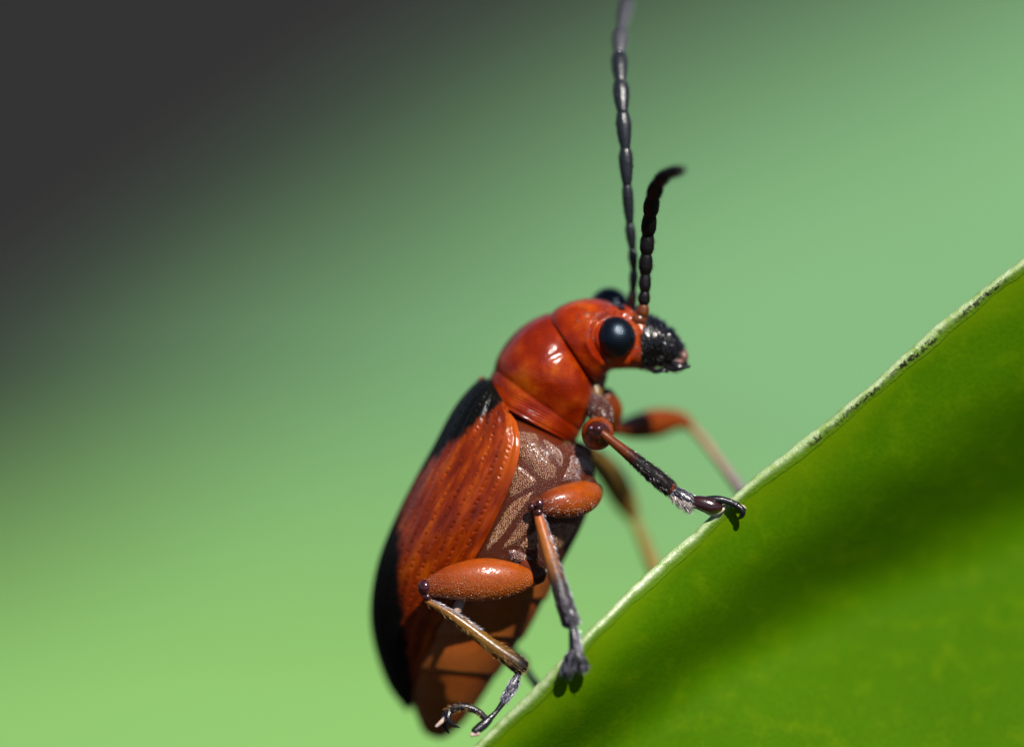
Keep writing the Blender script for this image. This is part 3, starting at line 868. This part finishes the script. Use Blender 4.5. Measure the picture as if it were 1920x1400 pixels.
kd = KDTree(len(facets))
for i, p_ in enumerate(facets): kd.insert(Vector(p_), i)
kd.balance()
dd = np.array([kd.find(Vector(p_))[2] for p_ in dense])
dome = 1.0 + 0.055 * (np.sqrt(np.clip(1 - (dd / 0.10) ** 2, 0, 1)) - 0.6)
rotm = np.array(Matrix.Rotation(0.35, 3, 'Y') @ Matrix.Rotation(0.6, 3, 'X'))
ball = (dense * dome[:, None]) @ rotm.T
def eye(px, py, dep, rx, ry, rd, roll):
    cr, sr = math.cos(roll), math.sin(roll)
    b_ = ball * np.array([rx, rd, ry]) / 100
    b_ = np.stack([b_[:, 0] * cr - b_[:, 2] * sr, b_[:, 1], b_[:, 0] * sr + b_[:, 2] * cr], -1)
    obj('eye', b_ + PX(px, py, dep) + HZ, dense_f, EYE, head)
eye(1154, 632, -.60, 36, 37.5, 35, 0.35)
eye(1143, 578, .60, 37, 38, 34, 0.2)

# glossy granules on the brow between and in front of the eyes
hb = BVHTree.FromPolygons([Vector(x) for x in HEADG[0] + HZ], HEADG[1])
bp, bn = [], []
for (x0, y0, x1, y1, w_, cnt) in ((1092, 590, 1195, 600, 5, 90), (1120, 572, 1195, 590, 6, 60), (1196, 605, 1200, 690, 6, 60), (1085, 600, 1108, 640, 6, 16), (1150, 596, 1185, 612, 5, 24)):
    for _ in range(cnt):
        k_ = rng.random(); h_ = cast(x0 + (x1 - x0) * k_ + rng.normal(0, w_), y0 + (y1 - y0) * k_ + rng.normal(0, w_), hb)
        if h_ is None: continue
        bp.append(h_[0]); bn.append(h_[1] if h_[1][1] < 0 else -h_[1])
bp, bn = spread(np.array(bp), np.array(bn), 0.04)
gv_, gf_ = granules(bp, bn, 0.018, 0.013, 0.4)
g_o = obj('granules', gv_, gf_, GRAN_D, head); g_o['kind'] = 'stuff'

# --- antennae
def antenna(joints, radii, deps, tip_mat, neck=0.68, seg_mat=None):
    seg_mat = seg_mat or ANT
    j = [(x, y, d) for (x, y), d in zip(joints, deps)]
    base = None
    for i in range(len(j) - 1):
        a_, b_ = np.array(j[i], float), np.array(j[i + 1], float)
        r = radii[i]
        L = b_ - a_
        path = [a_ + L * 0.02, a_ + L * 0.3, a_ + L * 0.7, a_ + L * 0.97]
        g_ = tube(path, [r * neck, r * (neck + 0.25), r * 1.08, r * 0.85], 14, 14, cap=0.5)
        mt = AMBER if i == 0 else (tip_mat if i >= len(j) - 3 else seg_mat)
        if base is None: base = part('antenna', g_, mt)
        else: part('antenna_segment', g_, mt, base)
        if i > 1:
            p_, n_ = mesh_sample(g_[0], g_[1], 60)
            n_ = outward(p_, n_, PX(*np.array([a_ + L * k_ for k_ in np.linspace(0, 1, 8)]).T))
            ld = PX(*b_) - PX(*a_); ld /= np.linalg.norm(ld)
            if i == 2: acc = []
            acc.append(hairs(p_, n_, ld, 0.07, 0.0032, 0.3, 0.8))
    V, F_, k_ = [], [], 0
    for v_, f_ in acc:
        V.append(v_); F_ += [tuple(x + k_ for x in q_) for q_ in f_]; k_ += len(v_)
    hair_part('setae', (np.concatenate(V), F_), H_DARK, base)
antenna([(1184, 580), (1187, 545), (1189, 507), (1186, 468), (1181, 420), (1176, 347), (1173, 279), (1168, 212), (1164, 154), (1162, 103), (1166, 60), (1178, 2)],
        [8.5, 8, 8, 9, 10, 12.5, 13.5, 14.5, 14.5, 14, 12], [-.05, -.1, -.2, -.3, -.4, -.55, -.6, -.55, -.3, .1, .5, 1.1], ANT_TIP)
antenna([(1205, 592), (1207, 570), (1209, 546), (1210, 512), (1212, 475), (1215, 438), (1219, 402), (1224, 368), (1233, 342), (1250, 324), (1278, 317)],
        [10, 10, 10, 11.5, 12, 12.5, 13, 13, 12, 10], [-.65, -.7, -.75, -.8, -.9, -1.0, -1.3, -1.7, -2.2, -2.8, -3.4], ANT_B, 0.9, ANT_B)

# --- wing cases
ely_rows = np.array([(918, 722, 938, 764, .50, .0), (908, 708, 952, 776, .86, .0), (884, 724, 967, 800, 1.12, .0), (850, 766, 973, 842, 1.34, .02), (812, 836, 963, 888, 1.46, .06), (775, 902, 943, 938, 1.50, .14),
            (742, 968, 919, 990, 1.50, .24), (713, 1038, 890, 1045, 1.46, .40), (698, 1100, 858, 1105, 1.38, .58), (694, 1160, 824, 1165, 1.26, .80), (704, 1222, 797, 1218, 1.12, 1.02), (728, 1286, 780, 1274, .74, 1.22), (762, 1332, 770, 1326, .18, 1.36)], float)
THM = math.radians(104)
def elytron(sign, nt, nu):
    s = spline(ely_rows, nt)
    u = np.linspace(0, 1, nu)
    th = u * THM
    f = (1 - np.cos(th)) / (1 - math.cos(THM)); gd = np.sin(th)
    px = s[:, 0][:, None] + (s[:, 2] - s[:, 0])[:, None] * f; py = s[:, 1][:, None] + (s[:, 3] - s[:, 1])[:, None] * f
    dep = s[:, 5][:, None] + sign * s[:, 4][:, None] * gd
    dep = dep + sign * 0.012
    g = PX(px, py, dep)
    n = grid_normals(g, False)
    axis = PX((s[:, 0] * 0.35 + s[:, 2] * 0.65), (s[:, 1] * 0.35 + s[:, 3] * 0.65), s[:, 5])[:, None]
    n = np.where(((g - axis) * n).sum(2, keepdims=True) < 0, -n, n)
    tt = np.repeat(np.linspace(0, 1, nt)[:, None], nu, 1); uu = np.repeat(u[None], nt, 0)
    d = np.zeros_like(tt)
    d += 0.13 * np.exp(-((tt - 0.20) / 0.055) ** 2 - ((uu - 0.74) / 0.10) ** 2)        # shoulder callus
    d -= 0.07 * np.exp(-((tt - 0.22) / 0.09) ** 2 - ((uu - 0.585) / 0.045) ** 2)       # furrow beside it
    d -= 0.05 * np.exp(-((tt - 0.33) / 0.12) ** 2 - ((uu - 0.85) / 0.03) ** 2)
    d += 0.045 * smooth(uu, 0.93, 0.965) * smooth(tt, 0.02, 0.1)                        # raised rim
    d += 0.004 * np.cos(uu * 2 * np.pi * 9) * smooth(uu, 0.1, 0.3) * smooth(tt, 0.05, 0.2)
    wide = np.linalg.norm(np.gradient(g, axis=1), axis=2) * nu
    if nt > 200:
        lenT = np.linalg.norm(np.gradient(g, axis=0), axis=2) * nt
        for row in np.arange(0.22, 0.95, 0.085):
            t_ = 0.08 + rng.random() * 0.02
            while t_ < 0.93:
                uc = row + rng.normal(0, 0.004); tc = t_ + rng.normal(0, 0.003)
                i0, i1 = max(int((tc - 0.012) * nt), 0), int((tc + 0.012) * nt) + 2
                j0, j1 = max(int((uc - 0.05) * nu), 0), int((uc + 0.05) * nu) + 2
                r2 = ((tt[i0:i1, j0:j1] - tc) * lenT[i0:i1, j0:j1]) ** 2 + ((uu[i0:i1, j0:j1] - uc) * wide[i0:i1, j0:j1]) ** 2
                amp = 0.036 * rng.uniform(0.3, 1.1) * (1 - 0.65 * tc)
                d[i0:i1, j0:j1] -= amp * np.exp(-r2 / 0.024 ** 2)
                t_ += 0.0185 * rng.uniform(0.85, 1.2)
    g = g + n * d[..., None]
    inn = g - n * 0.06
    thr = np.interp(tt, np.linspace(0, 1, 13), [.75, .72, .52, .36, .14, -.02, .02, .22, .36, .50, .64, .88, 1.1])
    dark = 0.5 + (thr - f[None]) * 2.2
    edge_ = smooth(uu, 0.80, 0.92) * (1 - smooth(tt, 0.26, 0.42)) * smooth(tt, 0.06, 0.14)
    V = np.concatenate([g.reshape(-1, 3), inn.reshape(-1, 3)]); k_ = nt * nu
    F0 = grid_faces(nt, nu, False)
    F_ = F0 + [tuple(i + k_ for i in reversed(q_)) for q_ in F0]
    rim_ = [i * nu for i in range(nt)] + [(nt - 1) * nu + j for j in range(1, nu)] + [i * nu + nu - 1 for i in range(nt - 2, -1, -1)] + [j for j in range(nu - 2, 0, -1)]
    F_ += [(rim_[i], rim_[i] + k_, rim_[(i + 1) % len(rim_)] + k_, rim_[(i + 1) % len(rim_)]) for i in range(len(rim_))]
    two = lambda x: np.concatenate([x.ravel(), x.ravel()])
    at = {'t': two(tt), 'tu': np.concatenate([np.stack([tt, uu, 0 * tt], -1).reshape(-1, 3)] * 2), 'dark': two(dark), 'edge': two(edge_)}
    return part('elytron', (V, F_, at), ELY)
elytron(-1, 460, 150)
elytron(1, 140, 50)
part('scutellum', blob(905, 722, 0.0, 12, 16, 22), DARKRED)

# --- legs
def leg(femur, fr, fmat, tibia, tr, tmat, coxa=None, flat=1.0, cmat=STERN):
    pieces = [tube(femur, fr, 40, 28, flat)]
    g_ = pieces[0]
    o = part('leg', g_, fmat)
    if coxa: part('coxa', tube(*coxa, 20, 20), cmat, o)
    tb = tube(tibia, tr, 40, 20)
    part('tibia', tb, tmat, o)
    return o, g_, tb
def axis_of(path, n=20): return spline(PX(*np.array(path, float).T), n)
def leg_hairs(o, geo, path, count, length, rad, mat, keep=None, lift=0.5, name='setae', jit=0.25):
    ax_ = axis_of(path)
    p_, n_ = mesh_sample(geo[0], geo[1], count, keep)
    n_ = outward(p_, n_, ax_)
    ld = ax_[-1] - ax_[0]; ld /= np.linalg.norm(ld)
    hair_part(name, hairs(p_, n_, ld, length, rad, jit, lift), mat, o)

def leg_granules(o, geo, path, count, keep, r=0.016, h=0.010, d=0.042, mat=None):
    p_, n_ = mesh_sample(geo[0], geo[1], count, keep)
    n_ = outward(p_, n_, axis_of(path))
    p_, n_ = spread(p_, n_, d)
    v_, f_ = granules(p_, n_, r, h)
    g_o = obj('granules', v_, f_, mat or GRAN_O, o); g_o['kind'] = 'stuff'

# front leg on the camera side
fem = [(1126, 792, -.35), (1122, 808, -.75), (1120, 814, -1.1), (1121, 808, -1.36)]
tib = [(1122, 806, -1.42), (1152, 830, -1.4), (1200, 869, -1.32), (1240, 902, -1.25), (1257, 916, -1.22)]
o, fg, tg = leg(fem, [20, 28, 29, 18], FEMUR, tib, [7, 9, 12.5, 15, 14], TIB_BLACK, ([(1112, 750, -.25), (1124, 770, -.55), (1132, 790, -.7)], [14, 22, 18]))
leg_hairs(o, tg, tib, 900, 0.075, 0.004, H_DARK, lambda c, n: smooth(c[:, 0], 2.0, 2.5), 0.45, 'bristles')
cg = tube([(1112, 748, -.25), (1124, 770, -.55), (1132, 790, -.7)], [14.5, 22.5, 18.5], 20, 20)
leg_hairs(o, cg, [(1112, 750, -.25), (1124, 770, -.55), (1132, 790, -.7)], 130, 0.05, 0.004, H_PALE, lambda c, n: (c[:, 1] < -.3) * 1.0, 0.4)
leg_granules(o, cg, [(1112, 750, -.25), (1124, 770, -.55), (1132, 790, -.7)], 3000, lambda c, n: (c[:, 1] < -.3) * 1.0, 0.018, 0.013, 0.04, GRAN_K)
part('knee', merge([blob(1122, 804, -1.47, 9, 9, 9), blob(1108, 803, -1.40, 7, 7, 7)]), KNEE, o)
s1 = [(1256, 915, -1.22), (1275, 928, -1.24), (1293, 940, -1.26)]
g1 = tube(s1, [8, 13, 14], 16, 16); part('tarsus_segment', g1, TARSUS, o)
leg_hairs(o, g1, s1, 260, 0.17, 0.006, H_PALE, lambda c, n: (c[:, 2] < PX(0, 930)[2] - (c[:, 0] - 3.1) * 0.5) * 1.0, 0.75)
leg_hairs(o, g1, s1, 160, 0.06, 0.005, H_SILV, lambda c, n: (c[:, 1] < -1.2) * 1.0, 0.35)
g2 = tube([(1295, 938, -1.26), (1315, 943, -1.28), (1336, 949, -1.28), (1350, 950, -1.26)], [9, 14, 15, 9], 24, 18); part('tarsus_segment', g2, TARSUS_RED, o)
part('tarsus_pad', tube([(1322, 957, -1.24), (1336, 963, -1.24), (1352, 957, -1.24), (1359, 949, -1.22)], [4, 4.5, 4, 3], 20, 10), PAD, o)
part('claw_segment', tube([(1322, 937, -1.27), (1345, 936, -1.3), (1366, 940, -1.3), (1383, 948, -1.28)], [7, 7.5, 6.5, 7], 24, 16), TARSUS, o)
part('claw', tube([(1382, 948, -1.3), (1391, 956, -1.32), (1391, 966, -1.3), (1382, 974, -1.22)], [7, 6.5, 5, 1], 24, 14), CLAW, o)
part('claw', tube([(1382, 946, -1.2), (1394, 950, -1.14), (1400, 954, -1.04)], [4, 3, 0.8], 16, 10), PAD, o)

# middle leg on the camera side
fem = [(1112, 922, -.45), (1096, 930, -.8), (1068, 938, -1.1), (1035, 943, -1.28), (1006, 948, -1.36)]
tib = [(1007, 956, -1.4), (1016, 990, -1.5), (1034, 1050, -1.7), (1054, 1115, -1.94), (1070, 1166, -2.0)]
o, fg, tg = leg(fem, [20, 30, 32, 26, 14], FEMUR, tib, [8, 11, 13.5, 16, 17], TIB_MID, ([(1085, 905, -.6), (1100, 915, -.7)], [20, 24]))
leg_granules(o, fg, fem, 5000, lambda c, n: (c[:, 2] < PX(0, 930)[2]) * (c[:, 1] < -.9) * 1.0)
leg_hairs(o, fg, fem, 160, 0.04, 0.0035, H_PALE, lambda c, n: (c[:, 2] < PX(0, 932)[2]) * (c[:, 1] < -1) * 1.0, 0.25)
leg_hairs(o, tg, tib, 480, 0.10, 0.0045, H_SILV, lambda c, n: (c[:, 0] > np.interp(-c[:, 2], [2.5, 4.7], [0.52, 1.04])) * 1.0, 0.3)
leg_hairs(o, tg, tib, 260, 0.07, 0.005, H_DARK, lambda c, n: smooth(-c[:, 2], 3.2, 4.0), 0.3, 'bristles')
part('knee', merge([blob(1012, 944, -1.52, 8.5, 8.5, 8), blob(997, 950, -1.44, 8, 8, 8), blob(1010, 960, -1.50, 7.5, 7.5, 7)]), KNEE, o)
s1 = [(1073, 1172, -2.0), (1076, 1192, -2.04), (1078, 1216, -2.08)]
g1 = tube(s1, [6.5, 9.5, 11], 16, 16); part('tarsus_segment', g1, TARSUS, o)
leg_hairs(o, g1, s1, 160, 0.12, 0.006, H_SILV, lambda c, n: (c[:, 0] > 1.17) * 1.0, 0.2)
for lobe in ([(1077, 1214, -2.08), (1068, 1236, -2.10), (1062, 1262, -2.06)], [(1080, 1214, -2.08), (1086, 1234, -2.10), (1094, 1252, -2.06)]):
    gl = tube(lobe, [8, 11, 13], 16, 16); part('tarsus_segment', gl, TARSUS, o)
    leg_hairs(o, gl, lobe, 110, 0.09, 0.0035, H_SILV, None, 0.3, jit=0.35)
part('claw', tube([(1080, 1220, -2.14), (1088, 1242, -2.2), (1086, 1258, -2.14)], [5, 4, 1], 16, 10), CLAW, o)

# hind leg on the camera side
fem = [(1018, 1084, -1.0), (990, 1084, -1.1), (955, 1085, -1.18), (905, 1086, -1.24), (850, 1091, -1.28), (812, 1099, -1.28), (793, 1104, -1.28)]
tib = [(799, 1126, -1.28), (830, 1142, -1.32), (870, 1170, -1.36), (925, 1212, -1.4), (965, 1240, -1.38), (978, 1251, -1.36)]
o, fg, tg = leg(fem, [7, 19, 33, 40, 33, 20, 14], FEMUR, tib, [5, 8, 11, 13.5, 16, 16], TIB_OLIVE, ([(985, 1062, -.9), (1012, 1080, -1.1)], [18, 16]), 0.8)
leg_granules(o, fg, fem, 9000, lambda c, n: (c[:, 2] < PX(0, 1070)[2]) * (c[:, 2] > PX(0, 1121)[2]) * (c[:, 1] < -1.15) * 1.0)
leg_hairs(o, fg, fem, 420, 0.045, 0.0024, H_GOLD, lambda c, n: (c[:, 2] < PX(0, 1078)[2]) * (c[:, 1] < -1.2) * 1.0, 0.25)
leg_hairs(o, tg, tib, 420, 0.09, 0.003, H_GOLD, None, 0.3)
leg_hairs(o, tg, tib, 200, 0.09, 0.007, H_SILV, lambda c, n: (n[:, 2] > 0.5) * (c[:, 0] < -0.6) * 1.0, 0.2)
part('knee', merge([blob(797, 1100, -1.31, 13, 15, 15), blob(801, 1118, -1.32, 9, 7, 8)]), KNEE, o)
s1 = [(972, 1262, -1.36), (962, 1285, -1.42), (946, 1312, -1.46)]
g1 = tube(s1, [6, 10, 8], 16, 14); part('tarsus_segment', g1, TARSUS, o)
leg_hairs(o, g1, s1, 220, 0.07, 0.005, H_SILV, lambda c, n: (c[:, 1] < -1.4) * 1.0, 0.25)
part('tarsus_segment', tube([(946, 1312, -1.46), (930, 1334, -1.52), (914, 1350, -1.58)], [6, 4.5, 7], 16, 12), TARSUS, o)
g2 = tube([(918, 1347, -1.58), (906, 1358, -1.62), (890, 1371, -1.68)], [7, 9, 8], 16, 12); part('tarsus_segment', g2, TARSUS, o)
part('tarsus_pad', tube([(896, 1373, -1.68), (884, 1377, -1.7)], [6, 4], 8, 10), PAD, o)
arc_p = [(912, 1348, -1.56), (896, 1333, -1.56), (874, 1325, -1.55), (854, 1326, -1.53), (842, 1334, -1.5)]
ga = tube(arc_p, [6, 6.5, 7.5, 8.5, 8], 30, 16); part('claw_segment', ga, TARSUS, o)
leg_hairs(o, ga, arc_p, 70, 0.07, 0.0035, H_GOLD, lambda c, n: (n[:, 2] < 0.8) * (c[:, 1] < -1.5) * 1.0, 0.9)
part('claw', tube([(842, 1334, -1.54), (840, 1346, -1.6), (846, 1356, -1.6), (862, 1363, -1.56)], [7, 6, 4.5, 0.8], 20, 12), CLAW, o)
part('claw', tube([(840, 1334, -1.44), (832, 1346, -1.4), (834, 1360, -1.36), (842, 1374, -1.34)], [6, 6, 5, 1], 20, 12), CLAW, o)
part('claw', tube([(838, 1342, -1.5), (828, 1352, -1.52), (818, 1361, -1.5)], [4, 4, 3], 12, 10), PAD, o)

# front leg on the far side
fem = [(1142, 806, .5), (1165, 803, .9), (1190, 800, 1.35), (1228, 793, 1.8), (1268, 787, 2.05), (1294, 795, 2.05)]
tib = [(1294, 797, 2.05), (1320, 826, 1.9), (1352, 868, 1.55), (1390, 920, 1.0)]
o, fg, tg = leg(fem, [8, 14, 23, 28, 19, 11], FEMUR_FAR, tib, [8, 8, 9, 12], TIB_FAR, ([(1132, 742, .1), (1146, 768, .25), (1146, 800, .4)], [20, 22, 14]), cmat=FEMUR_FAR)
part('tarsus_segment', tube([(1392, 922, .97), (1404, 938, .4), (1416, 952, -.2), (1424, 958, -.72)], [7, 8, 9, 6], 20, 12), TARSUS, o)
part('claw', tube([(1424, 958, -.7), (1428, 966, -.78), (1430, 974, -.80)], [5, 4, 2], 12, 10), CLAW, o)
# middle leg on the far side
fem = [(1098, 845, .5), (1124, 866, 1.2), (1148, 895, 1.9), (1170, 935, 2.4), (1188, 970, 2.6)]
tib = [(1188, 970, 2.6), (1208, 1016, 2.2), (1228, 1068, 1.5), (1240, 1092, 1.0)]
o, fg, tg = leg(fem, [14, 20, 25, 24, 13], FEMUR_OLIVE, tib, [9, 12, 15, 14], TIB_FAR2, ([(1080, 846, .2), (1098, 850, .5)], [20, 18]))
part('tarsus_segment', tube([(1241, 1094, .98), (1256, 1106, .3), (1270, 1112, -.4), (1276, 1114, -.86)], [7, 8, 9, 6], 20, 12), TARSUS, o)
part('claw', tube([(1276, 1114, -.84), (1282, 1120, -.92), (1284, 1128, -.94)], [5, 4, 2], 12, 10), CLAW, o)
# hind leg on the far side
fem = [(1000, 1096, .9), (960, 1110, 1.5), (920, 1130, 1.95), (880, 1152, 2.1)]
tib = [(880, 1156, 2.1), (915, 1190, 1.9), (955, 1226, 1.5), (978, 1244, 1.2)]
o, fg, tg = leg(fem, [14, 32, 34, 16], FEMUR_FAR, tib, [8, 12, 15, 15], TIB_OLIVE)
part('tarsus_segment', tube([(980, 1246, 1.18), (1000, 1276, .6), (1024, 1302, -.4), (1044, 1314, -1.3)], [7, 8, 9, 6], 20, 12), TARSUS, o)
part('claw', tube([(1044, 1314, -1.28), (1050, 1320, -1.36), (1052, 1328, -1.38)], [5, 4, 2], 12, 10), CLAW, o)

# pale peg under the hind femur
part('spur', tube([(866, 1122, -1.05), (858, 1140, -1.12), (850, 1156, -1.16)], [9, 9, 6], 12, 12), plain('pale spur', (0.42, 0.28, 0.22), rough=0.5, bump=0.3))
